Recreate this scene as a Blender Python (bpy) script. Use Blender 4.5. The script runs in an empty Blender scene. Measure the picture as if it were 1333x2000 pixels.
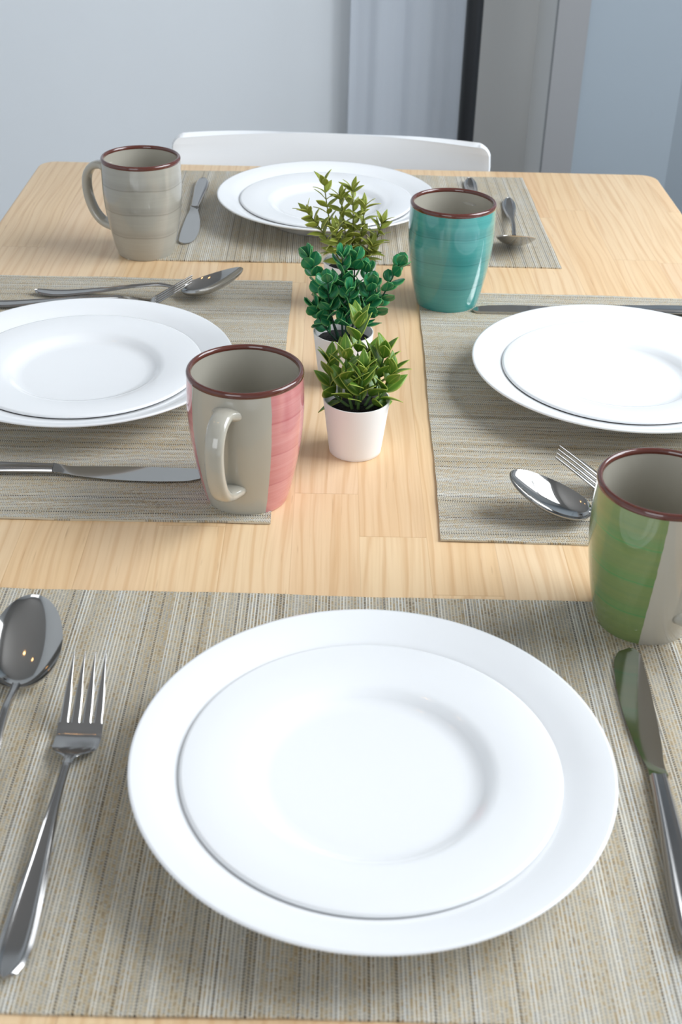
import bpy, bmesh, math, random
from mathutils import Vector, Matrix, Quaternion
PI = math.pi
rd = math.radians
random.seed(7)
S = bpy.context.scene
COL = S.collection
T = 0.75          # height of the table top above the floor (metres)

# ------------------------------------------------------------------ camera
cd = bpy.data.cameras.new('camera')
cam = bpy.data.objects.new('camera', cd); COL.objects.link(cam)
cd.sensor_fit = 'VERTICAL'; cd.sensor_height = 36.0; cd.lens = 2439.57 / 2000 * 36
cd.clip_start = 0.02; cd.clip_end = 50
FW = Vector((0.0132, 0.8483, -0.5293)).normalized()
RT = Vector((0.9997, -0.0010, 0.0234)); RT = (RT - FW * RT.dot(FW)).normalized()
UP = RT.cross(FW)
m = Matrix((RT, UP, -FW)).transposed().to_4x4()
m.translation = Vector((0, 0, T + 0.4685))
cam.matrix_world = m
cd.dof.use_dof = True; cd.dof.focus_distance = 0.97; cd.dof.aperture_fstop = 14
S.camera = cam

# ------------------------------------------------------------------ light
S.view_settings.view_transform = 'Standard'; S.view_settings.look = 'None'
S.view_settings.gamma = 1.0; S.view_settings.use_curve_mapping = False
S.view_settings.exposure = -0.15
w = bpy.data.worlds.new('world'); S.world = w; w.use_nodes = True
bg = w.node_tree.nodes['Background']
bg.inputs[0].default_value = (0.82, 0.90, 1.0, 1); bg.inputs[1].default_value = 0.72

def area(name, loc, aim, sx, sy, power, col):
    l = bpy.data.lights.new(name, 'AREA'); l.shape = 'RECTANGLE'; l.size = sx; l.size_y = sy
    l.energy = power; l.color = col
    o = bpy.data.objects.new(name, l); COL.objects.link(o); o.location = loc
    d = (Vector(aim) - Vector(loc)).normalized()
    o.rotation_euler = d.to_track_quat('-Z', 'Y').to_euler()
    return o
# daylight through the window in the right wall
area('window_daylight', (1.42, 0.95, 1.80), (0, 0.9, 0.75), 1.3, 1.2, 62, (0.90, 0.95, 1.0))
area('front_fill', (-0.85, -1.46, 1.55), (-0.1, 0.9, 0.75), 1.2, 1.2, 17, (0.92, 0.96, 1.0))  # added fill from behind the camera for the near sides, not a known window

# ------------------------------------------------------------------ helpers
def tag(o, label=None, cat=None, group=None, kind=None):
    if label: o['label'] = label
    if cat: o['category'] = cat
    if group: o['group'] = group
    if kind: o['kind'] = kind
    return o
def empty(name, loc, rz, label, cat, group=None):
    o = bpy.data.objects.new(name, None); COL.objects.link(o)
    o.location = loc; o.rotation_euler = (0, 0, rz); o.empty_display_size = 0.02
    return tag(o, label, cat, group)
def mesh(name, verts, faces, mat, parent=None, smooth=True, loc=None, uvs=None, sharp=None):
    me = bpy.data.meshes.new(name); me.from_pydata([tuple(v) for v in verts], [], faces)
    if uvs:
        ul = me.uv_layers.new(name='uv')
        for li, l in enumerate(me.loops): ul.data[li].uv = uvs[l.vertex_index]
    bm = bmesh.new(); bm.from_mesh(me)
    bmesh.ops.recalc_face_normals(bm, faces=bm.faces); bm.to_mesh(me); bm.free()
    for p in me.polygons: p.use_smooth = smooth
    if smooth and sharp: me.set_sharp_from_angle(angle=math.radians(sharp))
    for mm in (mat if isinstance(mat, (list, tuple)) else [mat]): me.materials.append(mm)
    o = bpy.data.objects.new(name, me); COL.objects.link(o)
    if parent: o.parent = parent
    if loc: o.location = loc
    return o
def box(name, c, s, mat, parent=None, bev=0.0, seg=3):
    bm = bmesh.new(); bmesh.ops.create_cube(bm, size=1)
    for v in bm.verts: v.co = Vector((v.co.x * s[0], v.co.y * s[1], v.co.z * s[2]))
    if bev: bmesh.ops.bevel(bm, geom=bm.edges[:], offset=bev, segments=seg, profile=0.5, affect='EDGES')
    me = bpy.data.meshes.new(name); bm.to_mesh(me); bm.free()
    if bev:
        for p in me.polygons: p.use_smooth = True
        me.set_sharp_from_angle(angle=math.radians(40))
    me.materials.append(mat)
    o = bpy.data.objects.new(name, me); COL.objects.link(o); o.location = c
    if parent: o.parent = parent
    return o
def cr(pts, n):
    """Catmull-Rom through pts (tuples), n samples per span"""
    P = [Vector(p) for p in pts]; out = []
    for i in range(len(P) - 1):
        a = P[i - 1] if i else P[0] * 2 - P[1]; b = P[i]; c = P[i + 1]
        d = P[i + 2] if i + 2 < len(P) else P[-1] * 2 - P[-2]
        for k in range(n):
            t = k / n
            out.append(0.5 * ((2 * b) + (c - a) * t + (2 * a - 5 * b + 4 * c - d) * t * t + (3 * b - a - 3 * c + d) * t ** 3))
    out.append(P[-1]); return out
def lathe(name, prof, mat, parent=None, seg=96, loc=None, close=False, smooth_n=0, sharp=None):
    if smooth_n: prof = [(p.x, p.y) for p in cr([(a, b, 0) for a, b in prof], smooth_n)]
    V, F = [], []
    n = len(prof)
    for r, z in prof:
        for k in range(seg):
            a = 2 * PI * k / seg; V.append((max(r, 1e-5) * math.cos(a), max(r, 1e-5) * math.sin(a), z))
    rng = n if close else n - 1
    for i in range(rng):
        j = (i + 1) % n
        for k in range(seg):
            k2 = (k + 1) % seg
            F.append((i * seg + k, i * seg + k2, j * seg + k2, j * seg + k))
    if not close:
        if prof[0][0] < 1e-4: pass
    return mesh(name, V, F, mat, parent, True, loc, None, sharp)
def grid_faces(nu, nv, closed_v=False, off=0):
    F = []
    for i in range(nu - 1):
        for j in range(nv if closed_v else nv - 1):
            j2 = (j + 1) % nv
            F.append((off + i * nv + j, off + i * nv + j2, off + (i + 1) * nv + j2, off + (i + 1) * nv + j))
    return F
def interp(tab, s):
    if s <= tab[0][0]: return tab[0][1]
    for (a, b), (c, d) in zip(tab, tab[1:]):
        if s <= c:
            t = (s - a) / (c - a); return b + (d - b) * t
    return tab[-1][1]
def sinterp(tab, s):
    """smooth (Catmull-Rom) interpolation of a table"""
    n = len(tab)
    if s <= tab[0][0]: return tab[0][1]
    if s >= tab[-1][0]: return tab[-1][1]
    for i in range(n - 1):
        if s <= tab[i + 1][0]:
            x0, y0 = tab[i]; x1, y1 = tab[i + 1]; h = x1 - x0; t = (s - x0) / h
            def slope(k):
                if k == 0: return (tab[1][1] - tab[0][1]) / (tab[1][0] - tab[0][0])
                if k == n - 1: return (tab[-1][1] - tab[-2][1]) / (tab[-1][0] - tab[-2][0])
                a = (tab[k][1] - tab[k - 1][1]) / (tab[k][0] - tab[k - 1][0]); b = (tab[k + 1][1] - tab[k][1]) / (tab[k + 1][0] - tab[k][0])
                return 0 if a * b <= 0 else 2 * a * b / (a + b)
            m0, m1 = slope(i), slope(i + 1)
            return (2*t**3-3*t*t+1)*y0 + (t**3-2*t*t+t)*h*m0 + (-2*t**3+3*t*t)*y1 + (t**3-t*t)*h*m1

# ------------------------------------------------------------------ materials
class NT:
    def __init__(s, name):
        s.m = bpy.data.materials.new(name); s.m.use_nodes = True; s.t = s.m.node_tree
        s.b = s.t.nodes['Principled BSDF']; s.out = s.t.nodes['Material Output']
    def n(s, typ, **kw):
        nd = s.t.nodes.new(typ)
        for k, v in kw.items(): setattr(nd, k, v)
        return nd
    def l(s, a, b): s.t.links.new(a, b)
    def val(s, x, sock):
        if hasattr(x, 'is_output'): s.l(x, sock)
        else: sock.default_value = x
    def math(s, op, a, b=0.0, c=None, clamp=False):
        nd = s.n('ShaderNodeMath', operation=op); nd.use_clamp = clamp
        s.val(a, nd.inputs[0]); s.val(b, nd.inputs[1])
        if c is not None: s.val(c, nd.inputs[2])
        return nd.outputs[0]
    def mix(s, f, a, b, mode='MIX'):
        nd = s.n('ShaderNodeMix', data_type='RGBA', blend_type=mode)
        s.val(f, nd.inputs[0])
        for x, i in ((a, 6), (b, 7)):
            if isinstance(x, tuple): nd.inputs[i].default_value = (*x[:3], 1)
            else: s.l(x, nd.inputs[i])
        return nd.outputs[2]
    def ramp(s, f, stops, interp='LINEAR'):
        nd = s.n('ShaderNodeValToRGB'); nd.color_ramp.interpolation = interp
        e = nd.color_ramp.elements
        while len(e) < len(stops): e.new(0.5)
        for k, (p, c) in enumerate(stops): e[k].position = p; e[k].color = (*c[:3], 1)
        s.val(f, nd.inputs[0]); return nd.outputs[0]
    def coord(s):
        tc = s.n('ShaderNodeTexCoord'); sp = s.n('ShaderNodeSeparateXYZ'); s.l(tc.outputs['Object'], sp.inputs[0])
        return tc.outputs['Object'], sp.outputs[0], sp.outputs[1], sp.outputs[2]
    def comb(s, x, y, z=0.0):
        nd = s.n('ShaderNodeCombineXYZ'); s.val(x, nd.inputs[0]); s.val(y, nd.inputs[1]); s.val(z, nd.inputs[2]); return nd.outputs[0]
    def noise(s, vec, scale, detail=2.0, rough=0.5, dist=0.0):
        nd = s.n('ShaderNodeTexNoise'); s.l(vec, nd.inputs['Vector']); nd.inputs['Scale'].default_value = scale
        nd.inputs['Detail'].default_value = detail; nd.inputs['Roughness'].default_value = rough; nd.inputs['Distortion'].default_value = dist
        return nd.outputs['Fac']
    def white(s, vec):
        nd = s.n('ShaderNodeTexWhiteNoise', noise_dimensions='3D'); s.l(vec, nd.inputs['Vector']); return nd.outputs['Value']
    def bump(s, h, strength, dist):
        nd = s.n('ShaderNodeBump'); nd.inputs['Strength'].default_value = strength; nd.inputs['Distance'].default_value = dist
        s.l(h, nd.inputs['Height']); s.l(nd.outputs[0], s.b.inputs['Normal'])
    def set(s, color=None, rough=None, metal=None, coat=None, spec=None):
        if color is not None: s.val((*color[:3], 1) if isinstance(color, tuple) else color, s.b.inputs['Base Color'])
        if rough is not None: s.val(rough, s.b.inputs['Roughness'])
        if metal is not None: s.b.inputs['Metallic'].default_value = metal
        if coat is not None: s.b.inputs['Coat Weight'].default_value = coat; s.b.inputs['Coat Roughness'].default_value = 0.04
        if spec is not None: s.b.inputs['Specular IOR Level'].default_value = spec
        return s.m
def lin(r, g, b):
    f = lambda c: (c / 255 / 12.92) if c / 255 <= .04045 else ((c / 255 + .055) / 1.055) ** 2.4
    return (f(r), f(g), f(b))
def simple(name, rgb, rough=0.5, metal=0.0, noise=0.0, **kw):
    t = NT(name); c = lin(*rgb)
    if noise:
        vec, x, y, z = t.coord(); n = t.noise(vec, 14.0, 3)
        col = t.mix(n, tuple(v * (1 - noise) for v in c), tuple(min(1, v * (1 + noise)) for v in c))
        return t.set(col, rough, metal, **kw)
    return t.set(c, rough, metal, **kw)

def wood_mat():
    t = NT('pine_butcher_block'); vec, x, y, z = t.coord()
    W = 0.0463
    u = t.math('DIVIDE', t.math('ADD', x, 1.8508), W)
    si = t.math('FLOOR', u)
    off = t.math('MULTIPLY', t.math('MULTIPLY', t.white(t.comb(si, 3.3, 1.7)), 7.0), t.math('MINIMUM', t.math('ABSOLUTE', t.math('SUBTRACT', si, 40.0)), 1.0))
    # one finger-jointed end falls between the right placemat and the front one
    v = t.math('ADD', t.math('DIVIDE', t.math('ADD', y, 0.2197), 0.62), off)
    vi = t.math('FLOOR', v)
    rid = t.white(t.comb(si, vi, 5.0)); rid2 = t.white(t.comb(si, vi, 11.0))
    # grain lines: noise strongly stretched along the board, shifted per board
    gx = t.math('ADD', x, t.math('MULTIPLY', rid, 3.7)); gy = t.math('ADD', y, t.math('MULTIPLY', rid2, 5.1))
    wob = t.noise(t.comb(gx, t.math('MULTIPLY', gy, 0.35)), 7.0, 2)
    gx2 = t.math('ADD', gx, t.math('MULTIPLY', wob, 0.035))
    g1 = t.noise(t.comb(t.math('MULTIPLY', gx2, 34.0), t.math('MULTIPLY', gy, 1.3)), 2.0, 3, 0.6)
    g2 = t.noise(t.comb(t.math('MULTIPLY', gx2, 190.0), t.math('MULTIPLY', gy, 4.5)), 1.6, 2, 0.6)
    pores = t.noise(t.comb(t.math('MULTIPLY', gx2, 260.0), t.math('MULTIPLY', gy, 17.0)), 1.5, 1, 0.5)
    lines = t.math('SINE', t.math('MULTIPLY', t.math('ADD', t.math('MULTIPLY', gx2, 1.0), t.math('MULTIPLY', g1, 0.022)), 560.0))
    lines = t.math('POWER', t.math('MULTIPLY_ADD', lines, 0.5, 0.5), 7.0)
    base = t.ramp(g1, [(0.25, lin(220, 182, 138)), (0.5, lin(230, 197, 156)), (0.75, lin(236, 208, 171))])
    tint = t.ramp(rid, [(0.0, lin(226, 186, 142)), (0.3, lin(238, 211, 170)), (0.55, lin(234, 198, 150)), (0.8, lin(240, 215, 178)), (1.0, lin(231, 199, 162))])
    c = t.mix(0.55, base, tint)
    c = t.mix(t.math('MULTIPLY', lines, 0.42), c, lin(204, 158, 108))
    c = t.mix(t.math('MULTIPLY', t.math('SUBTRACT', g2, 0.45, clamp=True), 1.4), c, lin(206, 166, 120))
    pk = t.math('MULTIPLY', t.math('SUBTRACT', pores, 0.70, clamp=True), 5.0, clamp=True)
    c = t.mix(t.math('MULTIPLY', pk, 0.55), c, lin(150, 105, 66))
    fu = t.math('FRACT', u); fv = t.math('FRACT', v)
    seam = t.math('LESS_THAN', fu, 0.012); seam2 = t.math('LESS_THAN', fv, 0.0016)
    c = t.mix(t.math('MULTIPLY', t.math('MAXIMUM', seam, seam2), 0.25), c, lin(170, 125, 80))
    t.bump(g2, 0.05, 0.0005)
    return t.set(c, 0.36, spec=0.4)

def weave_mat():
    t = NT('woven_vinyl'); vec, x, y, z = t.coord()
    px, py = 0.00205, 0.00170
    u = t.math('DIVIDE', t.math('ADD', x, 1.0), px); ci = t.math('FLOOR', u); fu = t.math('FRACT', u)
    r1 = t.white(t.comb(ci, 1.0, 2.0)); r2 = t.white(t.comb(ci, 7.0, 4.0)); r3 = t.white(t.comb(ci, 13.0, 9.0))
    par = t.math('SUBTRACT', t.math('MULTIPLY', t.math('MODULO', ci, 2.0), 2.0), 1.0)
    v = t.math('ADD', t.math('DIVIDE', t.math('ADD', y, 1.0), py), t.math('MULTIPLY', t.math('MULTIPLY', fu, par), 0.55))
    v = t.math('ADD', v, t.math('MULTIPLY', r3, 0.6))
    ri = t.math('FLOOR', v); fv = t.math('FRACT', v)
    rc = t.white(t.comb(ci, ri, 3.0))
    patch = t.noise(t.comb(t.math('MULTIPLY', x, 2.0), t.math('MULTIPLY', y, 0.8)), 30.0, 3, 0.6)
    # lengthwise threads: one colour per thread, slowly changing along it
    al = t.noise(t.comb(t.math('MULTIPLY', ci, 3.1), t.math('MULTIPLY', y, 9.0), 2.0), 1.0, 1)
    warp = t.ramp(t.math('ADD', t.math('MULTIPLY', r1, 0.8), t.math('MULTIPLY', t.math('SUBTRACT', al, 0.4), 0.7), clamp=True),
                  [(0.0, lin(176, 158, 126)), (0.25, lin(206, 196, 174)), (0.5, lin(196, 186, 166)), (0.72, lin(232, 228, 216)), (0.9, lin(208, 210, 208)), (1.0, lin(188, 160, 118))])
    weft = t.ramp(t.math('ADD', t.math('MULTIPLY', rc, 0.55), t.math('MULTIPLY', t.math('SUBTRACT', patch, 0.22), 0.9), clamp=True),
                  [(0.1, lin(142, 130, 112)), (0.3, lin(180, 160, 126)), (0.5, lin(190, 182, 164)), (0.7, lin(172, 168, 158)), (0.95, lin(206, 200, 186))])
    dv = t.math('MULTIPLY', t.math('ABSOLUTE', t.math('SUBTRACT', fv, 0.5)), 2.0)
    du = t.math('MULTIPLY', t.math('ABSOLUTE', t.math('SUBTRACT', fu, 0.5)), 2.0)
    iswarp = t.math('GREATER_THAN', du, t.math('MULTIPLY_ADD', r2, 0.14, 0.56))
    hcol = t.math('GREATER_THAN', r2, 0.88)
    gapw = t.math('MULTIPLY_ADD', hcol, -0.22, 0.66)
    gap = t.math('MULTIPLY', t.math('MULTIPLY', t.math('SUBTRACT', dv, gapw), 6.0, clamp=True), t.math('SUBTRACT', 1.0, iswarp))
    dark = t.math('MULTIPLY', gap, t.math('ADD', t.math('MULTIPLY_ADD', rc, 0.35, 0.45), t.math('MULTIPLY', hcol, 0.4), clamp=True))
    c = t.mix(iswarp, weft, warp)
    c = t.mix(dark, c, lin(66, 58, 50))
    hgt = t.math('SUBTRACT', t.math('SUBTRACT', 1.0, t.math('MULTIPLY', t.math('MULTIPLY', dv, dv), 0.5)), gap)
    t.bump(hgt, 0.5, 0.0006)
    return t.set(c, 0.55, spec=0.35)

def glaze_mat(name, main, dark, second=None, half=44.0, hue2=None, slant=0.0):
    """main colour with darker brushed rings; taupe sector around the handle (local +x)"""
    t = NT(name); vec, x, y, z = t.coord()
    ang = t.math('ABSOLUTE', t.math('ARCTAN2', y, x))
    wavy = t.math('MULTIPLY', t.math('SUBTRACT', t.noise(t.comb(x, y, 0.0), 22.0, 2), 0.5), 0.006)
    zz = t.math('ADD', z, wavy)
    streak = t.noise(t.comb(t.math('MULTIPLY', x, 0.4), t.math('MULTIPLY', y, 0.4), t.math('MULTIPLY', z, 16.0)), 26.0, 3, 0.65)
    c = t.mix(t.math('MULTIPLY_ADD', streak, 1.6, -0.4, clamp=True), lin(*main), lin(*(hue2 or main)))
    for zr in (0.0765, 0.0515, 0.0265):
        d = t.math('SUBTRACT', zz, zr)
        up = t.math('MULTIPLY', t.math('SUBTRACT', 1.0, t.math('DIVIDE', t.math('ABSOLUTE', d), 0.0011)), 1.0, clamp=True)
        # soft brush wash above each ring
        wash = t.math('MULTIPLY', t.math('SUBTRACT', 1.0, t.math('DIVIDE', t.math('ABSOLUTE', t.math('SUBTRACT', d, 0.003)), 0.006)), 0.42, clamp=True)
        c = t.mix(t.math('MULTIPLY', t.math('MAXIMUM', up, wash), 0.62), c, lin(*dark))
    if second:
        n2 = t.math('MULTIPLY', t.math('SUBTRACT', t.noise(vec, 120.0, 2), 0.5), 0.03)
        sec = t.math('LESS_THAN', t.math('ADD', t.math('ADD', ang, n2), t.math('MULTIPLY', z, math.radians(slant) / 0.1)), math.radians(half))
        c = t.mix(sec, c, lin(*second))
    rad = t.math('SQRT', t.math('ADD', t.math('MULTIPLY', x, x), t.math('MULTIPLY', y, y)))
    return t.set(c, 0.13, coat=0.6)

M = {}
M['wood'] = wood_mat()
M['weave'] = weave_mat()
M['porcelain'] = simple('white_porcelain', (241, 242, 243), 0.12, coat=0.3)
M['steel'] = NT('stainless_steel').set(lin(172, 170, 168), 0.17, 1.0)
M['steel_b'] = NT('polished_steel').set(lin(180, 178, 175), 0.08, 1.0)
M['taupe_in'] = simple('taupe_glaze', (176, 171, 158), 0.14, noise=0.04, coat=0.6)
M['brown'] = simple('brown_glaze', (92, 46, 36), 0.14, coat=0.6)
M['g_taupe'] = glaze_mat('taupe_ring_glaze', (160, 157, 147), (118, 113, 104), hue2=(168, 165, 154))
M['g_teal'] = glaze_mat('teal_ring_glaze', (66, 146, 142), (34, 108, 110), (176, 171, 158), 44, (86, 164, 158))
M['g_pink'] = glaze_mat('pink_ring_glaze', (200, 126, 126), (176, 88, 96), (176, 171, 158), 44, (212, 150, 148))
M['g_green'] = glaze_mat('green_ring_glaze', (112, 134, 82), (58, 146, 82), (176, 171, 158), 47, (128, 142, 84), 6)
M['plaster'] = simple('white_paint', (235, 240, 244), 0.7, noise=0.01)
M['grey_paint'] = simple('grey_paint', (222, 222, 220), 0.7, noise=0.01)
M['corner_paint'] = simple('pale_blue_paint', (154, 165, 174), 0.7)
M['trim'] = simple('trim_paint', (148, 149, 151), 0.5)
M['ceil'] = simple('ceiling_paint', (182, 180, 178), 0.8)
M['floor'] = simple('grey_floor', (120, 112, 104), 0.5, noise=0.1)
M['curtain'] = simple('white_curtain', (211, 218, 227), 0.85)
M['black'] = simple('black_metal', (22, 24, 28), 0.4)
M['white_plastic'] = simple('white_plastic', (238, 240, 242), 0.35)
M['pot'] = simple('pot_plastic', (240, 238, 236), 0.45)
t = NT('dark_soil'); vec, x, y, z = t.coord(); n = t.noise(vec, 900.0, 3, 0.8)
c = t.ramp(n, [(0.35, lin(14, 13, 14)), (0.6, lin(38, 36, 38)), (0.78, lin(120, 116, 116))]); t.bump(n, 1.0, 0.001); M['soil'] = t.set(c, 0.8)
def leaf_mat(name, mid, edge, rough=0.35):
    t = NT(name); uv = t.n('ShaderNodeUVMap'); sp = t.n('ShaderNodeSeparateXYZ'); t.l(uv.outputs[0], sp.inputs[0])
    e = t.math('ABSOLUTE', t.math('MULTIPLY_ADD', sp.outputs[1], 2.0, -1.0))
    vec, x, y, z = t.coord(); n = t.noise(vec, 90.0, 2)
    mid2 = tuple(v * 0.72 for v in lin(*mid))
    cm = t.mix(n, mid2, lin(*mid))
    c = t.mix(t.math('POWER', e, 6.0), cm, lin(*edge))
    c = t.mix(t.math('MULTIPLY', t.math('LESS_THAN', e, 0.10), 0.35), c, lin(*edge))
    t.b.inputs['Subsurface Weight'].default_value = 0.0
    t.set(c, rough, spec=0.5)
    tr = t.n('ShaderNodeBsdfTranslucent'); t.l(c, tr.inputs[0])
    mx = t.n('ShaderNodeMixShader'); mx.inputs[0].default_value = 0.28
    t.l(t.b.outputs[0], mx.inputs[1]); t.l(tr.outputs[0], mx.inputs[2]); t.l(mx.outputs[0], t.out.inputs[0])
    return t.m
M['leaf1'] = leaf_mat('broad_leaf', (112, 158, 56), (190, 208, 96))
M['leaf2'] = leaf_mat('round_leaf', (50, 146, 96), (112, 184, 108), 0.2)
M['leaf3'] = leaf_mat('narrow_leaf', (160, 174, 70), (198, 202, 106))
M['stem1'] = simple('green_stem', (86, 120, 62), 0.45)
M['stem2'] = simple('dark_green_stem', (34, 70, 52), 0.45)
M['stem3'] = simple('olive_stem', (106, 112, 50), 0.45)
t = NT('clear_pane'); g = t.n('ShaderNodeBsdfGlossy'); g.inputs['Roughness'].default_value = 0.0
tp = t.n('ShaderNodeBsdfTransparent'); mx = t.n('ShaderNodeMixShader'); mx.inputs[0].default_value = 0.06
t.l(tp.outputs[0], mx.inputs[1]); t.l(g.outputs[0], mx.inputs[2]); t.l(mx.outputs[0], t.out.inputs[0]); M['glass'] = t.m
t = NT('warm_bulb'); t.b.inputs['Emission Color'].default_value = (1.0, 0.55, 0.2, 1); t.b.inputs['Emission Strength'].default_value = 14; M['bulb'] = t.m

# ------------------------------------------------------------------ the setting
def struct(o): o['kind'] = 'structure'; return o
HT = 2.5
struct(box('floor', (0, 0.6, -0.025), (4.2, 4.6, 0.05), M['floor']))
struct(box('ceiling', (0, 0.6, HT + 0.025), (4.2, 4.6, 0.05), M['ceil']))
struct(box('wall_back', (-0.74, 2.55, HT / 2), (2.06, 0.10, HT), M['plaster']))      # left part, front face y = 2.5
def wall_prism(name, pts, mat, z0=0.0, z1=HT):
    n = len(pts); V = [(x, y, z0) for x, y in pts] + [(x, y, z1) for x, y in pts]
    F = [tuple(range(n))[::-1], tuple(range(n, 2 * n))] + [(i, (i + 1) % n, n + (i + 1) % n, n + i) for i in range(n)]
    return struct(mesh(name, V, F, mat, smooth=False))
# return wall beside the lamp, turned away from the window
wall_prism('wall_return', [(0.26, 2.42), (0.374, 2.42), (0.374, 2.215), (0.42, 2.215), (0.42, 2.6), (0.26, 2.6)], M['grey_paint'])
wall_prism('trim_1', [(0.372, 2.195), (0.4245, 2.195), (0.4245, 2.215), (0.372, 2.215)], M['trim'])
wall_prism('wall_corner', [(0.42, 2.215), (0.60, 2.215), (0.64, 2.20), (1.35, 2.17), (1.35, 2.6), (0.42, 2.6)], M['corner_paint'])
struct(box('wall_left', (-1.82, 0.6, HT / 2), (0.10, 4.0, HT), M['plaster']))
# wall behind the camera with an opening added to let the fill light in, x -1.45..-0.25
bm = bmesh.new()
for (x0, x1, z0, z1) in ((-1.87, -1.45, 0, HT), (-0.25, 1.91, 0, HT), (-1.45, -0.25, 0, 0.95), (-1.45, -0.25, 2.15, HT)):
    r = bmesh.ops.create_cube(bm, size=1)
    for v in r['verts']: v.co = Vector(((x0 + x1) / 2 + v.co.x * (x1 - x0), -1.42 + v.co.y * 0.06, (z0 + z1) / 2 + v.co.z * (z1 - z0)))
me = bpy.data.meshes.new('wall_front'); bm.to_mesh(me); bm.free(); me.materials.append(M['plaster'])
o = bpy.data.objects.new('wall_front', me); COL.objects.link(o); struct(o)
# right wall with the window opening y 0.25..1.75, z 0.9..2.3
wr = []
def wr_box(c, s): wr.append((c, s))
bm = bmesh.new()
for (y0, y1, z0, z1) in ((-1.4, 0.25, 0, HT), (1.75, 2.6, 0, HT), (0.25, 1.75, 0, 0.9), (0.25, 1.75, 2.35, HT)):
    r = bmesh.ops.create_cube(bm, size=1)
    for v in r['verts']: v.co = Vector((1.36 + v.co.x * 0.10, (y0 + y1) / 2 + v.co.y * (y1 - y0), (z0 + z1) / 2 + v.co.z * (z1 - z0)))
me = bpy.data.meshes.new('wall_right'); bm.to_mesh(me); bm.free(); me.materials.append(M['plaster'])
o = bpy.data.objects.new('wall_right', me); COL.objects.link(o); struct(o)
bm = bmesh.new()
for (y, z, sy, sz) in ((0.27, 1.625, 0.04, 1.45), (1.73, 1.625, 0.04, 1.45), (1.0, 1.625, 0.04, 1.45), (1.0, 0.92, 1.5, 0.04), (1.0, 2.33, 1.5, 0.04), (1.0, 1.75, 1.5, 0.03)):
    r = bmesh.ops.create_cube(bm, size=1)
    for v in r['verts']: v.co = Vector((1.35 + v.co.x * 0.05, y + v.co.y * sy, z + v.co.z * sz))
me = bpy.data.meshes.new('window_frame'); bm.to_mesh(me); bm.free(); me.materials.append(M['trim'])
win = bpy.data.objects.new('window_1', me); COL.objects.link(win); struct(win)
gl = box('pane', (1.36, 1.0, 1.625), (0.004, 1.42, 1.37), M['glass'], win)
# curtain with soft vertical folds
V = []; nx, nz = 160, 8
for i in range(nx):
    s = i / (nx - 1); x = 0.03 + s * 0.222
    yy = 2.47 + (0.0055 * math.sin(s * 2 * PI * 2.6 + 0.6) + 0.0014 * math.sin(s * 2 * PI * 7.1)) * min(1, s * 5 + 0.2)
    for j in range(nz): V.append((x, yy, 0.03 + j / (nz - 1) * 2.35))
cu = mesh('curtain', V, grid_faces(nx, nz), M['curtain'])
md = cu.modifiers.new('thickness', 'SOLIDIFY'); md.thickness = 0.003
tag(cu, 'pale curtain with soft vertical folds hanging beside the black pole', 'curtain')

# ------------------------------------------------------------------ floor lamp (black pole)
def tube_mb(V, F, pts, rads, seg=10, caps=True, flat=1.0, upv=Vector((0, 0, 1))):
    """append a tube through pts; flat scales the cross section along 'upv'-ish normal"""
    pts = [Vector(p) for p in pts]; off = len(V); n = len(pts)
    for i, p in enumerate(pts):
        d = (pts[min(i + 1, n - 1)] - pts[max(i - 1, 0)]).normalized()
        a = d.cross(upv)
        if a.length < 1e-3: a = d.cross(Vector((0, 1, 0)))
        a.normalize(); b = d.cross(a).normalized()
        r = rads[i] if isinstance(rads, (list, tuple)) else rads
        for k in range(seg):
            q = 2 * PI * k / seg; V.append(p + a * (r * math.cos(q)) + b * (r * flat * math.sin(q)))
    F += grid_faces(n, seg, True, off)
    if caps:
        F.append(tuple(off + k for k in range(seg))); F.append(tuple(off + (n - 1) * seg + k for k in reversed(range(seg))))
lamp = empty('floor_lamp', (0.2335, 2.20, 0), 0, 'thin black metal lamp pole standing upright behind the white chair', 'lamp')
V, F = [], []; tube_mb(V, F, [(0, 0, 0.02), (0, 0, 1.72)], 0.0145, 24); mesh('pole', V, F, M['black'], lamp, sharp=40)
lathe('base', [(0, 0), (0.13, 0), (0.135, 0.004), (0.135, 0.014), (0.128, 0.02), (0.02, 0.024), (0, 0.024)], M['black'], lamp, 48, sharp=40)
lathe('lamp_shade', [(0.012, 1.72), (0.05, 1.73), (0.12, 1.80), (0.122, 1.803), (0.118, 1.803), (0.05, 1.736), (0.012, 1.727)], M['black'], lamp, 48, sharp=50)

# ------------------------------------------------------------------ ceiling lights (mirrored in the spoon)
for k, (x, y) in enumerate(((-0.45, 0.75), (-0.95, 1.05))):
    cl = empty('ceiling_light', (x, y, HT), 0, ('warm round ceiling light nearer the table' if k == 0 else 'warm round ceiling light farther from the table'), 'ceiling light', 'ceiling lights')
    lathe('housing', [(0.055, 0), (0.055, -0.03), (0.045, -0.03), (0.045, -0.004), (0, -0.004)], M['trim'], cl, 32, sharp=40)
    lathe('bulb', [(0, -0.028), (0.03, -0.026), (0.043, -0.018), (0.043, -0.006), (0, -0.006)], M['bulb'], cl, 32, sharp=40)

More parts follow.
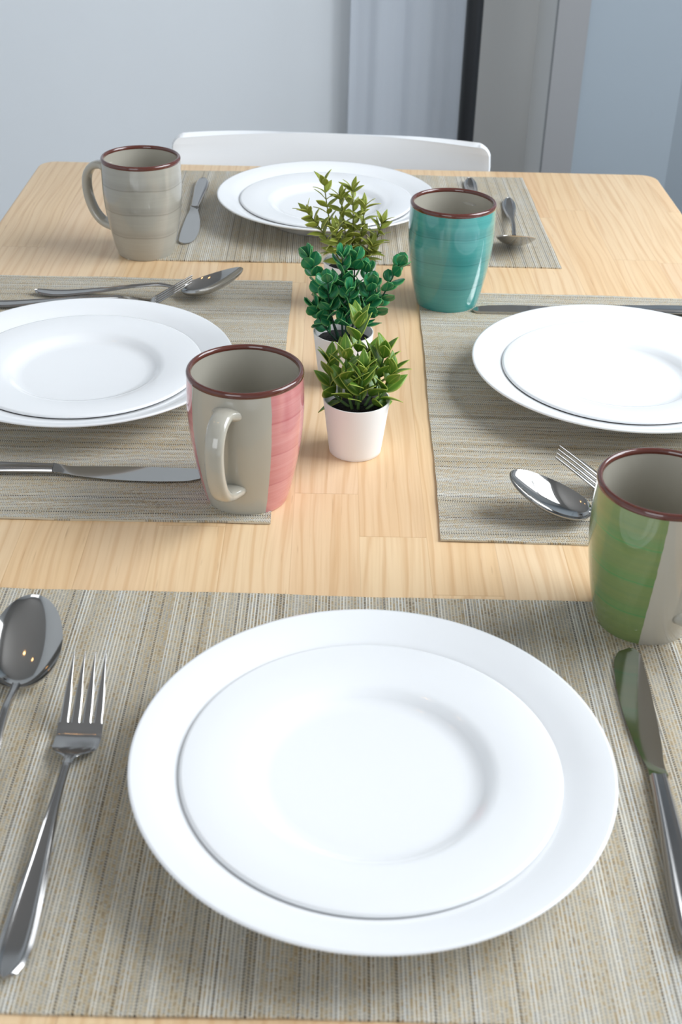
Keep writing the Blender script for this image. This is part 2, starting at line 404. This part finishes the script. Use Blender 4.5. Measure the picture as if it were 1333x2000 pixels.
# ------------------------------------------------------------------ table
TX0, TX1, TY0, TY1 = -0.3677, 0.4135, 0.300, 1.578
table = empty('dining_table', ((TX0 + TX1) / 2, (TY0 + TY1) / 2, 0), 0, 'light pine dining table with rounded corners under the placemats', 'table')
tw, tl, th, rc = TX1 - TX0, TY1 - TY0, 0.024, 0.022
prof = []
for (cx, cy, a0) in ((tw / 2 - rc, tl / 2 - rc, 0), (-tw / 2 + rc, tl / 2 - rc, 90), (-tw / 2 + rc, -tl / 2 + rc, 180), (tw / 2 - rc, -tl / 2 + rc, 270)):
    for k in range(9):
        a = math.radians(a0 + k * 90 / 8); prof.append((cx + rc * math.cos(a), cy + rc * math.sin(a)))
bm = bmesh.new(); vs = [bm.verts.new((x, y, T - th)) for x, y in prof]; f = bm.faces.new(vs)
r = bmesh.ops.extrude_face_region(bm, geom=[f]); bmesh.ops.translate(bm, verts=[v for v in r['geom'] if isinstance(v, bmesh.types.BMVert)], vec=(0, 0, th))
bmesh.ops.recalc_face_normals(bm, faces=bm.faces)
hor = [e for e in bm.edges if abs(e.verts[0].co.z - e.verts[1].co.z) < 1e-6]
bmesh.ops.bevel(bm, geom=hor, offset=0.004, segments=4, profile=0.5, affect='EDGES')
me = bpy.data.meshes.new('tabletop'); bm.to_mesh(me); bm.free()
for p in me.polygons: p.use_smooth = True
me.set_sharp_from_angle(angle=math.radians(30)); me.materials.append(M['wood'])
top = bpy.data.objects.new('tabletop', me); COL.objects.link(top); top.parent = table
for (x, y, sx, sy) in ((0, tl / 2 - 0.07, tw - 0.2, 0.02), (0, -tl / 2 + 0.07, tw - 0.2, 0.02), (tw / 2 - 0.07, 0, 0.02, tl - 0.2), (-tw / 2 + 0.07, 0, 0.02, tl - 0.2)):
    box('apron', (x, y, T - th - 0.035), (sx, sy, 0.07), M['white_plastic'], table, 0.002)
for sx in (-1, 1):
    for sy in (-1, 1):
        box('leg', (sx * (tw / 2 - 0.07), sy * (tl / 2 - 0.07), (T - th) / 2), (0.055, 0.055, T - th), M['white_plastic'], table, 0.004)

# ------------------------------------------------------------------ chair
chair = empty('dining_chair', (-0.008, 1.45, 0), rd(-2.5), 'white plastic dining chair tucked in at the far end of the table', 'chair')
prof = cr([(-0.20, 0.445), (-0.16, 0.455), (0.0, 0.44), (0.10, 0.445), (0.145, 0.475), (0.165, 0.54), (0.183, 0.66), (0.1965, T + 0.0235)] and
          [(-0.20, 0.445, 0), (-0.16, 0.455, 0), (0.0, 0.44, 0), (0.09, 0.447, 0), (0.135, 0.485, 0), (0.158, 0.56, 0), (0.18, 0.67, 0), (0.1975, T + 0.0235, 0)], 8)
def chair_sheet(name, i0, i1, round_top):
    V = []; nv = 41; P = prof[i0:i1]; n = len(P)
    for i, p in enumerate(P):
        zt = p.y; k = (i0 + i) / (len(prof) - 1)
        hw = interp([(0, 0.195), (0.3, 0.215), (0.6, 0.20), (0.8, 0.205), (1, 0.211)], k)
        dip = interp([(0, 0.012), (0.4, 0.02), (0.62, 0.03), (1.0, 0.040)], k)
        rr = 0.020; dtop = prof[-1].y - zt
        if round_top and dtop < rr: hw -= rr - math.sqrt(max(0, rr * rr - (rr - dtop) ** 2))
        for j in range(nv):
            s = -1 + 2 * j / (nv - 1); x = hw * math.sin(s * PI / 2) if False else hw * s
            q = (abs(x) / 0.2075) ** 2.2
            back = min(1, max(0, (k - 0.5) / 0.2))
            crown = 0.0
            V.append((x, p.x - dip * q * back, zt + dip * q * (1 - back) - 0.0 * crown))
    return V, grid_faces(n, nv)
# the top of the backrest is sampled finely for its rounded corners
ptop = prof[-2]; pend = prof[-1]; tmp = prof[:-1]
for k in range(14):
    a = 1 - (1 - k / 13) ** 2; zz = (pend.y - 0.02) + 0.02 * a
    f = (zz - ptop.y) / (pend.y - ptop.y) if pend.y != ptop.y else 0
    if zz > ptop.y + 1e-4: tmp.append(ptop.lerp(pend, f))
prof = tmp
nb = next(i for i, p in enumerate(prof) if p.y > 0.50)
for nm, a, b, rt in (('seat', 0, nb + 1, False), ('backrest', nb, len(prof), True)):
    V, F = chair_sheet(nm, a, b, rt); o = mesh(nm, V, F, M['white_plastic'], chair)
    md = o.modifiers.new('thickness', 'SOLIDIFY'); md.thickness = 0.007; md.offset = 0
    md = o.modifiers.new('edge', 'BEVEL'); md.width = 0.0025; md.segments = 3; md.limit_method = 'ANGLE'
for sx in (-1, 1):
    for sy, yy in ((-1, -0.15), (1, 0.08)):
        V, F = [], []; tube_mb(V, F, [(sx * 0.13, yy, 0.44), (sx * 0.20, yy + sy * 0.05, 0.0)], [0.014, 0.010], 16); mesh('leg', V, F, M['white_plastic'], chair, sharp=40)

# ------------------------------------------------------------------ placemats
MT = 0.0014
def placemat(cx, cy, ang, label, seed, L=0.45, Wd=0.309):
    """local x = long side (stripes run along local y)"""
    rnd = random.Random(seed); V = []; nx, ny = 91, 63
    ph = [rnd.uniform(0, 6.28) for _ in range(6)]
    def edge(s, k): return 0.0004 * math.sin(s * 5 + ph[k]) + 0.00015 * math.sin(s * 23 + ph[k + 1])
    for lay in (1, 0):
        for i in range(nx):
            for j in range(ny):
                u = -1 + 2 * i / (nx - 1); v = -1 + 2 * j / (ny - 1)
                x = u * L / 2 + u * edge(v, 0); y = v * Wd / 2 + v * edge(u * 1.4, 2)
                lift = 0.0006 * max(0, abs(v) - 0.93) / 0.07 * max(0, math.sin(u * 7 + ph[4])) + 0.0006 * max(0, abs(u) - 0.95) / 0.05 * max(0, math.sin(v * 6 + ph[5]))
                V.append((x, y, 0.0001 + lay * (MT - 0.0001) + lift))
    F = grid_faces(nx, ny); off = nx * ny; F += [tuple(reversed([q + off for q in f])) for f in grid_faces(nx, ny)]
    rim = [i * ny for i in range(nx)] + [(nx - 1) * ny + j for j in range(1, ny)] + [i * ny + ny - 1 for i in range(nx - 2, -1, -1)] + [j for j in range(ny - 2, 0, -1)]
    for a, b in zip(rim, rim[1:] + rim[:1]): F.append((a, b, b + off, a + off))
    o = mesh('placemat', V, F, M['weave'], sharp=50); o.location = (cx, cy, T); o.rotation_euler = (0, 0, ang)
    return tag(o, label, 'placemat', 'placemats')
def rot(a, x, y): return (x * math.cos(a) - y * math.sin(a), x * math.sin(a) + y * math.cos(a))
dx, dy = rot(-0.0108, 0.0, 0.1545)
placemat(0.0117 + dx, 0.3383 + dy, -0.0108, 'beige woven placemat nearest the camera, stripes running away, under the largest plate', 1)
dx, dy = rot(0.0048, -0.225, 0.1547)
placemat(0.2415 + dx, 1.2373 + dy, 0.0048, 'beige woven placemat at the far end of the table before the white chair', 2)
dx, dy = rot(-0.003, -0.1545, 0.225)
placemat(-0.0378 + dx, 0.7324 + dy, -0.003 + PI / 2, 'beige woven placemat at the left side of the table, partly under the pink mug', 3)
dx, dy = rot(-0.0184, 0.1545, 0.225)
placemat(0.0803 + dx, 0.7147 + dy, -0.0184 + PI / 2, 'beige woven placemat at the right side of the table, partly under the teal mug', 4)

# ------------------------------------------------------------------ plates
ZM = T + MT + 0.0002
R1 = 0.1234
dinner = [(0, 0.0032), (0.062, 0.0032), (0.066, 0.0008), (0.0675, 0.0), (0.070, 0.0), (0.0715, 0.0012), (0.077, 0.0042), (0.086, 0.0095),
          (0.095, 0.0145), (0.108, 0.0195), (0.121, 0.0246), (0.1230, 0.0256), (R1, 0.0264), (0.1230, 0.0272), (0.1215, 0.0272), (0.108, 0.0228), (0.095, 0.0180),
          (0.086, 0.0138), (0.079, 0.0090), (0.073, 0.0070), (0.066, 0.0064), (0, 0.0064)]
small = [(0, 0.0022), (0.040, 0.0022), (0.042, 0.0006), (0.0432, 0.0), (0.0448, 0.0), (0.0462, 0.0010), (0.054, 0.0030), (0.060, 0.0060), (0.066, 0.0084), (0.080, 0.0100), (0.0952, 0.0118),
         (0.0972, 0.0123), (0.0978, 0.0132), (0.0972, 0.0143), (0.0955, 0.0145), (0.080, 0.0130), (0.0675, 0.0116), (0.0625, 0.0102), (0.059, 0.0072), (0.0555, 0.0054), (0.050, 0.0048), (0, 0.0046)]
def plate_pair(x, y, sx, sy, la, lb):
    d = lathe('dinner_plate', dinner, M['porcelain'], None, 160); d.location = (x, y, ZM); tag(d, la, 'plate', 'large dinner plates')
    s = lathe('side_plate', small, M['porcelain'], None, 144); s.location = (sx, sy, ZM + 0.0070); tag(s, lb, 'plate', 'smaller plates stacked on the dinner plates')
plate_pair(0.0268, 0.4736, 0.0262, 0.4733, 'large white dinner plate nearest the camera, under a smaller plate', 'smaller white plate stacked on the nearest dinner plate')
plate_pair(-0.0042, 1.3822, -0.0045, 1.3827, 'large white dinner plate at the far end near the white chair', 'smaller white plate stacked on the far dinner plate before the chair')
plate_pair(-0.2011, 0.9405, -0.2014, 0.9410, 'large white dinner plate at left, behind the pink mug', 'smaller white plate stacked on the left dinner plate behind the pink mug')
plate_pair(0.2442, 0.9500, 0.2444, 0.9505, 'large white dinner plate at right, beyond the green mug', 'smaller white plate stacked on the right dinner plate beyond the green mug')

# ------------------------------------------------------------------ mugs
H = 0.101; RR = 0.040
outer = [(0.0265, 0.0006), (0.0278, 0.0), (0.0290, 0.0006), (0.0302, 0.004), (0.0325, 0.013), (0.0352, 0.026), (0.0377, 0.040), (0.0396, 0.055), (0.0405, 0.070), (0.0405, 0.084), (0.0401, 0.094), (0.0399, 0.0985)]
inner = [(0.0370, 0.0985), (0.0371, 0.090), (0.0370, 0.075), (0.0362, 0.055), (0.0340, 0.038), (0.0305, 0.020), (0.0265, 0.010), (0.018, 0.0065), (0, 0.006)]
lip = [(0.0398, 0.0968), (0.04025, 0.0975), (0.0403, 0.0992), (0.0396, 0.1006), (0.0384, 0.1011), (0.0373, 0.1005), (0.0367, 0.0990), (0.0368, 0.0978)]
def mug(x, y, az, mat, label, hw=1.0, reach=0.0):
    r = empty('mug', (x, y, T), az, label, 'mug', 'glazed mugs with brown rims')
    b = lathe('body', [(0, 0.0012), (0.020, 0.0012)] + outer, mat, r, 96, smooth_n=3, sharp=60)
    i = lathe('inner_wall', inner, M['taupe_in'], r, 96, smooth_n=3); i['label'] = 'plain taupe glazed inside'
    lp = lathe('rim', lip, M['brown'], r, 96, smooth_n=3, close=False); lp['label'] = 'dark brown glazed rim'
    # ear handle: a flattened strap
    e = reach
    pts = cr([(0.0375, 0, 0.0845), (0.0460, 0, 0.0868), (0.0560 + e, 0, 0.0840), (0.0630 + e, 0, 0.0745), (0.0645 + e, 0, 0.061), (0.0620 + e, 0, 0.047), (0.0560 + e * .6, 0, 0.0345), (0.0470 + e * .4, 0, 0.0265), (0.0335, 0, 0.0245)], 6)
    n = len(pts); V = []; seg = 20
    for k, p in enumerate(pts):
        s = k / (n - 1); d = (pts[min(k + 1, n - 1)] - pts[max(k - 1, 0)]).normalized(); nn = Vector((-d.z, 0, d.x))
        fl = 1 + 0.55 * max(0, 1 - s / 0.12) + 0.5 * max(0, (s - 0.88) / 0.12)
        a = 0.0074 * fl * (1.0 - 0.12 * math.sin(PI * s)); bb = 0.0042 * (1 + 0.35 * (fl - 1))
        for q in range(seg):
            th_ = 2 * PI * q / seg; c_, s_ = math.cos(th_), math.sin(th_)
            V.append(p + Vector((0, 1, 0)) * (a * math.copysign(abs(c_) ** 0.8, c_)) + nn * (bb * math.copysign(abs(s_) ** 0.8, s_)))
    F = grid_faces(n, seg, True) + [tuple(range(seg)), tuple(reversed(range((n - 1) * seg, n * seg)))]
    h = mesh('handle', V, F, M['taupe_in'], r)
    return r
rd = math.radians
mug(-0.1930, 1.2609, rd(160), M['g_taupe'], 'taupe mug with thin darker rings, far left, handle turned left')
mug(0.1147, 1.1406, rd(60), M['g_teal'], 'teal ringed mug with brown rim at the corner of the right placemat')
mug(-0.0559, 0.7715, rd(-105), M['g_pink'], 'pink and taupe mug with its pale handle facing the camera')
mug(0.2005, 0.6317, rd(-58), M['g_green'], 'green and taupe mug with brown rim at the right edge, largest in view')

# ------------------------------------------------------------------ cutlery (local x from handle end 0 to tip L, z above the surface)
def strip(name, L0, L1, widthf, zf, crossf, mat, parent, n=60, nv=17, thick=0.0016, y0=0.0):
    """closed loft: top surface with cross profile, flat-ish underside"""
    V = []
    for i in range(n):
        x = L0 + (L1 - L0) * i / (n - 1); w_ = max(widthf(x), 0.00025); z = zf(x)
        yc = y0(x) if callable(y0) else y0
        top_, bot = [], []
        for j in range(nv):
            s = -1 + 2 * j / (nv - 1); dz = crossf(x, s)
            e = (1 - abs(s) ** 6) * 0.5
            top_.append((x, yc + s * w_, z + dz + thick * e)); bot.append((x, yc + s * w_, z + (dz * 0.6 if dz < 0.004 else dz) - thick * e))
        bot = [(x, yc + (-1 + 2 * j / (nv - 1)) * w_, z + crossf(x, -1 + 2 * j / (nv - 1)) - thick * (1 - abs(-1 + 2 * j / (nv - 1)) ** 6) * 0.5) for j in range(nv)]
        V += top_ + bot[-2:0:-1]
    m_ = 2 * nv - 2
    F = grid_faces(n, m_, True) + [tuple(range(m_)), tuple(reversed(range((n - 1) * m_, n * m_)))]
    return mesh(name, V, F, mat, parent, sharp=70)
def ridge(x, s, amp):
    a = abs(s); return amp * (math.exp(-((a - 0.70) / 0.13) ** 2)) - amp * 0.35 * (1 - a * a if a < 1 else 0)
def place(o, E, P, z=ZM, tilt=0.0):
    d = Vector((P[0] - E[0], P[1] - E[1])); o.location = (E[0], E[1], z); o.rotation_euler = (0, -tilt, math.atan2(d.y, d.x)); return d.length
HW = lambda L: [(0, 0.0008), (0.0012, 0.0034), (0.005, 0.0058), (0.012, 0.0074), (0.022, 0.0079), (0.042, 0.0070), (0.075, 0.0046), (0.100, 0.0030), (0.122, 0.0024), (0.150, 0.0026)]
def handle_part(root, L1, zt, mat):
    w_ = HW(0)
    def wf(x): return sinterp(w_, x)
    return strip('handle', 0, L1, wf, lambda x: sinterp(zt, x), lambda x, s: ridge(x, s, 0.0008), mat, root, 90, 25, 0.0018)
GF = 'forks beside the plates'; GS = 'spoons beside the plates'; GK = 'knives beside the plates'
def fork(E, P, label, tilt=0.0, z=ZM):
    r = empty('fork', (0, 0, 0), 0, label, 'fork', GF); L = place(r, E, P, z, tilt)
    xs = L - 0.068                     # neck
    zt = [(0, 0.0048), (0.02, 0.0026), (0.06, 0.0050), (0.10, 0.0086), (xs - 0.003, 0.0088), (xs + 0.006, 0.0068), (xs + 0.016, 0.0030), (xs + 0.026, 0.0018), (L - 0.036, 0.0052), (L - 0.018, 0.0162), (L, 0.0268)]
    handle_part(r, xs + 0.002, zt, M['steel'])
    wh = [(xs - 0.002, 0.0025), (xs + 0.004, 0.0032), (xs + 0.009, 0.0078), (xs + 0.013, 0.0112), (xs + 0.018, 0.0124), (xs + 0.030, 0.0123), (xs + 0.040, 0.0119)]
    zf = lambda x: sinterp(zt, x)
    xb = xs + 0.0325
    strip('head', xs - 0.002, xb, lambda x: sinterp(wh, x), zf, lambda x, s: 0.0006 * s * s, M['steel'], r, 40, 21, 0.0016)
    for k in range(4):
        yb = (-1.5 + k) * 0.0062; ye = (-1.5 + k) * 0.0059
        def yc(x, yb=yb, ye=ye): return yb + (ye - yb) * (x - xb) / (L - xb)
        wt = [(xb - 0.0008, 0.0029), (xb + 0.0015, 0.00245), (xb + 0.012, 0.00215), (L - 0.012, 0.00125), (L - 0.002, 0.0005), (L, 0.0003)]
        strip('tine', xb - 0.0008, L, lambda x: sinterp(wt, x), zf, lambda x, s: 0.0, M['steel'], r, 26, 9, 0.0016, yc)
    return r
def spoon(E, P, label, tilt=0.0, z=ZM):
    r = empty('spoon', (0, 0, 0), 0, label, 'spoon', GS); L = place(r, E, P, z, tilt)
    BL = 0.060; xs = L - BL
    zt = [(0, 0.0040), (0.02, 0.0018), (0.06, 0.0050), (0.10, 0.0105), (xs - 0.022, 0.0120), (xs + 0.001, 0.0086), (xs + 0.006, 0.0086)]
    handle_part(r, xs + 0.002, zt, M['steel'])
    # bowl: rim outline + depth
    V = []; n, nv = 44, 29
    def hw(s):
        q = s ** 0.92; return 0.0214 * max(0.0, 1 - (2 * q - 1) ** 2) ** 0.5
    def layer(off):
        out = []
        for i in range(n):
            s = (1 - math.cos(PI * i / (n - 1))) / 2; x = xs + s * BL; w_ = max(hw(s), 0.0024 * (1 - s) ** 3 + 0.0002)
            zr = 0.0080 + 0.0210 * s - 0.0020 * math.sin(PI * s)
            dep = 0.0088 * (hw(s) / 0.0214) ** 1.3 * (1.12 - 0.24 * s)
            for j in range(nv):
                q = math.sin(PI / 2 * (-1 + 2 * j / (nv - 1))); out.append(Vector((x, q * w_, zr - dep * (1 - abs(q) ** 2.2) + off)))
        return out
    V = layer(0.0) + layer(-0.0010); off = n * nv
    F = grid_faces(n, nv) + [tuple(reversed([q + off for q in f])) for f in grid_faces(n, nv)]
    rim = [i * nv for i in range(n)] + [(n - 1) * nv + j for j in range(1, nv)] + [i * nv + nv - 1 for i in range(n - 2, -1, -1)] + [j for j in range(nv - 2, 0, -1)]
    for a, b in zip(rim, rim[1:] + rim[:1]): F.append((a, b, b + off, a + off))
    mesh('bowl', V, F, M['steel_b'], r, sharp=60)
    return r
def knife(E, P, label, flip=1, z=ZM, flat=False):
    r = empty('knife', (0, 0, 0), 0, label, 'knife', GK); L = place(r, E, P, z)
    xs = L - 0.112
    zt = [(0, 0.0030), (0.03, 0.0034), (xs, 0.0030), (xs + 0.02, 0.0016), (L, 0.0012)]
    w_ = [(0, 0.0008), (0.0012, 0.0040), (0.005, 0.0064), (0.014, 0.0082), (0.028, 0.0084), (0.055, 0.0072), (0.085, 0.0058), (xs, 0.0050), (xs + 0.002, 0.0050)]
    strip('handle', 0, xs, lambda x: sinterp(w_, x), lambda x: sinterp(zt, x), lambda x, s: 0.0006 * math.exp(-((abs(s) - 0.62) / 0.18) ** 2) , M['steel'], r, 80, 25, 0.0050)
    # blade: straight spine on one side, bellied edge on the other
    sp = [(xs - 0.001, 0.0050), (xs + 0.004, 0.0044), (xs + 0.03, 0.0062), (L - 0.04, 0.0070), (L - 0.008, 0.0062), (L - 0.002, 0.0040), (L, 0.0010)]
    ed = [(xs - 0.001, -0.0050), (xs + 0.004, -0.0046), (xs + 0.02, -0.0072), (xs + 0.045, -0.0108), (L - 0.04, -0.0122), (L - 0.016, -0.0108), (L - 0.004, -0.0066), (L - 0.001, -0.002), (L, -0.0006)]
    V = []; n, nv = 56, 9
    for i in range(n):
        x = xs - 0.001 + (L - xs + 0.001) * (1 - (1 - i / (n - 1)) ** 1.6); a = sinterp(sp, x) * flip; b = sinterp(ed, x) * flip; z0 = sinterp(zt, x)
        lo = []
        for j in range(nv):
            q = j / (nv - 1); y = a + (b - a) * q; th_ = 0.0011 * (1 - 0.85 * q) * (1 + 1.2 * max(0, 1 - (x - xs) / 0.01))
            V.append((x, y, z0 + th_)); lo.append((x, y, z0 - th_))
        V += lo[::-1]
    m_ = 2 * nv
    F = grid_faces(n, m_, True) + [tuple(range(m_)), tuple(reversed(range((n - 1) * m_, n * m_)))]
    mesh('blade', V, F, M['steel_b'], r, sharp=40)
    return r
# nearest setting
fork((-0.1354, 0.3528), (-0.1296, 0.5517), 'steel fork left of the nearest plate, tines pointing away')
spoon((-0.1720, 0.4020), (-0.1716, 0.6030), 'steel spoon at the left edge beside the nearest fork, bowl pointing away')
knife((0.1725, 0.3720), (0.1855, 0.5970), 'steel knife right of the nearest plate, below the green mug', flip=-1)
# left setting (seat on the left, tips point right)
spoon((-0.2832, 1.1335), (-0.0824, 1.1375), 'steel spoon behind the left plate, bowl near the far edge of its mat')
fork((-0.3275, 1.1015), (-0.1290, 1.1150), 'steel fork resting just behind the left plate, tines curving up')
knife((-0.3150, 0.7960), (-0.0880, 0.7950), 'steel knife in front of the left plate, its tip behind the pink mug', flip=1)
# right setting (seat on the right, tips point left)
spoon((0.3237, 0.7059), (0.1295, 0.7575), 'steel spoon beside the green mug on the right placemat')
fork((0.3578, 0.7325), (0.1687, 0.7942), 'steel fork behind the green mug with only its tines showing')
knife((0.3600, 1.1215), (0.1375, 1.1165), 'steel knife beyond the right plate, tip beside the teal mug', flip=1)
# far setting (seat at the far end, tips point to the camera)
knife((-0.1545, 1.4985), (-0.1555, 1.2800), 'steel knife between the taupe mug and the far plate', flip=-1)
spoon((0.2105, 1.4500), (0.1955, 1.2495), 'steel spoon right of the far plate with its bowl toward the camera')
fork((0.1710, 1.5225), (0.1650, 1.3236), 'steel fork mostly hidden behind the teal mug, only the handle end showing')

# ------------------------------------------------------------------ potted plants
def add_leaf(V, F, UV, base, d, up, ln, wd, curl=0.25, shape='ovate', nu=9):
    d = d.normalized(); side = d.cross(up)
    if side.length < 1e-4: side = d.cross(Vector((1, 0, 0)))
    side.normalize(); nrm = side.cross(d).normalized()
    off = len(V); nv = 5
    for i in range(nu):
        s = i / (nu - 1)
        if shape == 'ovate': w_ = wd / 2 * (math.sin(PI * s ** 0.85) ** 0.9 if 0 < s < 1 else 0.0) * (1.05 - 0.25 * s) + (wd * 0.05 if s == 0 else 0)
        elif shape == 'round': w_ = wd / 2 * (math.sqrt(max(0, 1 - (2 * max(0, (s - 0.08) / 0.92) - 1) ** 2))) if s > 0.08 else wd * 0.06
        else: w_ = wd / 2 * (math.sin(PI * s ** 0.8) if 0 < s < 1 else 0) + (wd * 0.08 if s == 0 else 0)
        c = base + d * (ln * s) - nrm * (ln * curl * s * s)
        for j in range(nv):
            q = -1 + 2 * j / (nv - 1)
            fold = (0.09 if shape != 'round' else -0.12) * abs(q) ** 1.3 * w_ * 1.6
            V.append(c + side * (q * w_) + nrm * fold); UV.append((s, (q + 1) / 2))
    F += grid_faces(nu, nv, False, off)
def sprig(root, base, tip, bow, nodes, ln, wd, mat, smat, shape, spread, rnd, stem_r=0.0011, per=2, tuft=3, lo=0.25, curl=0.22, jit=0.25):
    base, tip = Vector(base), Vector(tip); mid = (base + tip) / 2 + Vector(bow)
    path = cr([base, mid, tip], 8); n = len(path)
    V, F = [], []; tube_mb(V, F, path, [stem_r * (1 - 0.5 * k / (n - 1)) for k in range(n)], 8)
    st = mesh('stem', V, F, smat, root)
    V, F, UV = [], [], []; az = rnd.uniform(0, 6.28)
    for k in range(nodes):
        t_ = lo + (1 - lo) * k / max(1, nodes - 1) * 0.97; idx = min(n - 2, int(t_ * (n - 1))); p = path[idx].lerp(path[idx + 1], t_ * (n - 1) - idx)
        ax = (path[idx + 1] - path[idx]).normalized(); a = ax.cross(Vector((0.3, 1, 0.1))).normalized(); b = ax.cross(a)
        for q in range(per):
            th_ = az + q * 2 * PI / per + rnd.uniform(-0.35, 0.35)
            rad = a * math.cos(th_) + b * math.sin(th_); sp_ = rd(spread + rnd.uniform(-12, 12)) * (1.1 - 0.35 * t_)
            d = ax * math.cos(sp_) + rad * math.sin(sp_)
            sc = (1.05 - 0.25 * t_) * rnd.uniform(0.82, 1.1)
            tw = ax.cross(rad) * rnd.uniform(-jit, jit)
            add_leaf(V, F, UV, p, d, (ax + tw) if sp_ > 0.3 else rad * -1, ln * sc, wd * sc, curl * rnd.uniform(0.5, 1.4), shape)
        az += PI / 2 + rnd.uniform(-0.3, 0.3)
    ax = (path[-1] - path[-2]).normalized(); a = ax.cross(Vector((0.3, 1, 0.1))).normalized(); b = ax.cross(a)
    for q in range(tuft):
        th_ = az + q * 2 * PI / tuft; rad = a * math.cos(th_) + b * math.sin(th_); sp_ = rd(spread * 0.45)
        add_leaf(V, F, UV, path[-1], ax * math.cos(sp_) + rad * math.sin(sp_), ax, ln * 0.75, wd * 0.75, curl, shape)
    lf = mesh('foliage', V, F, mat, st, uvs=UV)
    md = lf.modifiers.new('thickness', 'SOLIDIFY'); md.thickness = 0.0005
PH = 0.0447
def pot_plant(x, y, label):
    r = empty('potted_plant', (x, y, T), 0, label, 'plant', 'small artificial plants in white pots')
    lathe('pot', [(0, 0.0006), (0.0185, 0.0006), (0.0192, 0.0), (0.0199, 0.0006), (0.0202, 0.003), (0.0252, PH - 0.0008), (0.0251, PH), (0.0243, PH), (0.0240, PH - 0.001), (0.0228, 0.032), (0, 0.031)], M['pot'], r, 72, sharp=50)
    rnd = random.Random(3); V, F = [], []; n, seg = 12, 48
    for i in range(n):
        for k in range(seg):
            a = 2 * PI * k / seg; q = 0.0234 * i / (n - 1); V.append((q * math.cos(a), q * math.sin(a), 0.0355 + 0.002 * (1 - (i / (n - 1)) ** 2) + rnd.uniform(-1, 1) * 0.0004))
    F = grid_faces(n, seg, True); mesh('soil', V, F, M['soil'], r)
    return r
rnd = random.Random(21)
p1 = pot_plant(0.0225, 0.842, 'potted plant with broad pointed green leaves, nearest of the three')
for (b, tp, bow, nd, ln, wd, spd) in (
    ((0.000, 0.002, .036), (0.000, 0.010, .098), (0, .004, 0), 5, .0245, .0128, 34),
    ((-0.003, -.004, .036), (-0.009, -.006, .080), (-.002, 0, 0), 4, .0245, .0128, 40),
    ((-0.005, 0.000, .036), (-0.020, 0.004, .070), (-.006, 0, -.004), 4, .023, .0124, 42),
    ((0.006, 0.002, .036), (0.019, 0.006, .076), (.003, 0, 0), 4, .0240, .0128, 36),
    ((0.007, -.003, .036), (0.025, -.002, .066), (.003, 0, -.003), 4, .0230, .0124, 40),
    ((0.001, -.004, .036), (0.004, -.012, .072), (0, 0, 0), 4, .0230, .0120, 38),
    ((0.002, 0.006, .036), (0.010, 0.018, .070), (0, .003, 0), 3, .022, .0115, 42)):
    sprig(p1, b, tp, bow, nd + 1, ln, wd, M['leaf1'], M['stem1'], 'ovate', spd, rnd, 0.0013, lo=0.22)
p2 = pot_plant(0.0129, 0.965, 'potted plant with small round dark green leaves, middle of the three')
for (b, tp, bow, nd) in (
    ((-0.004, 0.000, .036), (-0.030, 0.002, .108), (.002, 0, -.002), 8),
    ((-0.002, -.004, .036), (-0.014, -.012, .092), (-.003, 0, 0), 7),
    ((0.000, 0.000, .036), (-0.002, 0.000, .110), (-.002, 0, 0), 9),
    ((0.002, 0.003, .036), (0.008, 0.010, .105), (0.002, 0, 0), 7),
    ((0.004, -.002, .036), (0.022, -.004, .088), (.004, 0, 0), 8),
    ((0.005, 0.002, .036), (0.044, 0.004, .102), (.000, 0, -.008), 9),
    ((-0.005, -.002, .036), (-0.024, -.004, .068), (-.003, 0, 0), 5),
    ((0.001, -.004, .036), (0.004, -.014, .086), (0, 0, 0), 7),
    ((0.004, 0.004, .036), (0.018, 0.010, .094), (.002, 0, 0), 7)):
    sprig(p2, b, tp, bow, nd, .0150, .0128, M['leaf2'], M['stem2'], 'round', 50, rnd, 0.0010, lo=0.34, tuft=2, curl=-0.05, jit=0.8)
p3 = pot_plant(0.0195, 1.128, 'potted plant with thin narrow olive leaves, farthest of the three')
for (b, tp, bow, nd) in (
    ((-0.003, 0.000, .036), (-0.026, 0.002, .118), (-.004, 0, 0), 8),
    ((-0.004, -.003, .036), (-0.040, -.004, .092), (-.002, 0, .006), 7),
    ((0.000, 0.000, .036), (-0.010, 0.004, .104), (0, 0, 0), 8),
    ((0.001, 0.002, .036), (0.001, 0.002, .112), (.001, 0, 0), 8),
    ((0.003, 0.000, .036), (0.012, -.003, .098), (.002, 0, 0), 7),
    ((0.004, -.002, .036), (0.029, -.004, .084), (.004, 0, 0), 7),
    ((0.003, -.004, .036), (0.020, -.012, .064), (.004, 0, 0), 5),
    ((-0.002, -.004, .036), (-0.014, -.012, .078), (-.002, 0, 0), 6)):
    sprig(p3, b, tp, bow, nd + 2, .0185, .0066, M['leaf3'], M['stem3'], 'narrow', 56, rnd, 0.0009, lo=0.25, tuft=3, curl=0.28, jit=0.8)
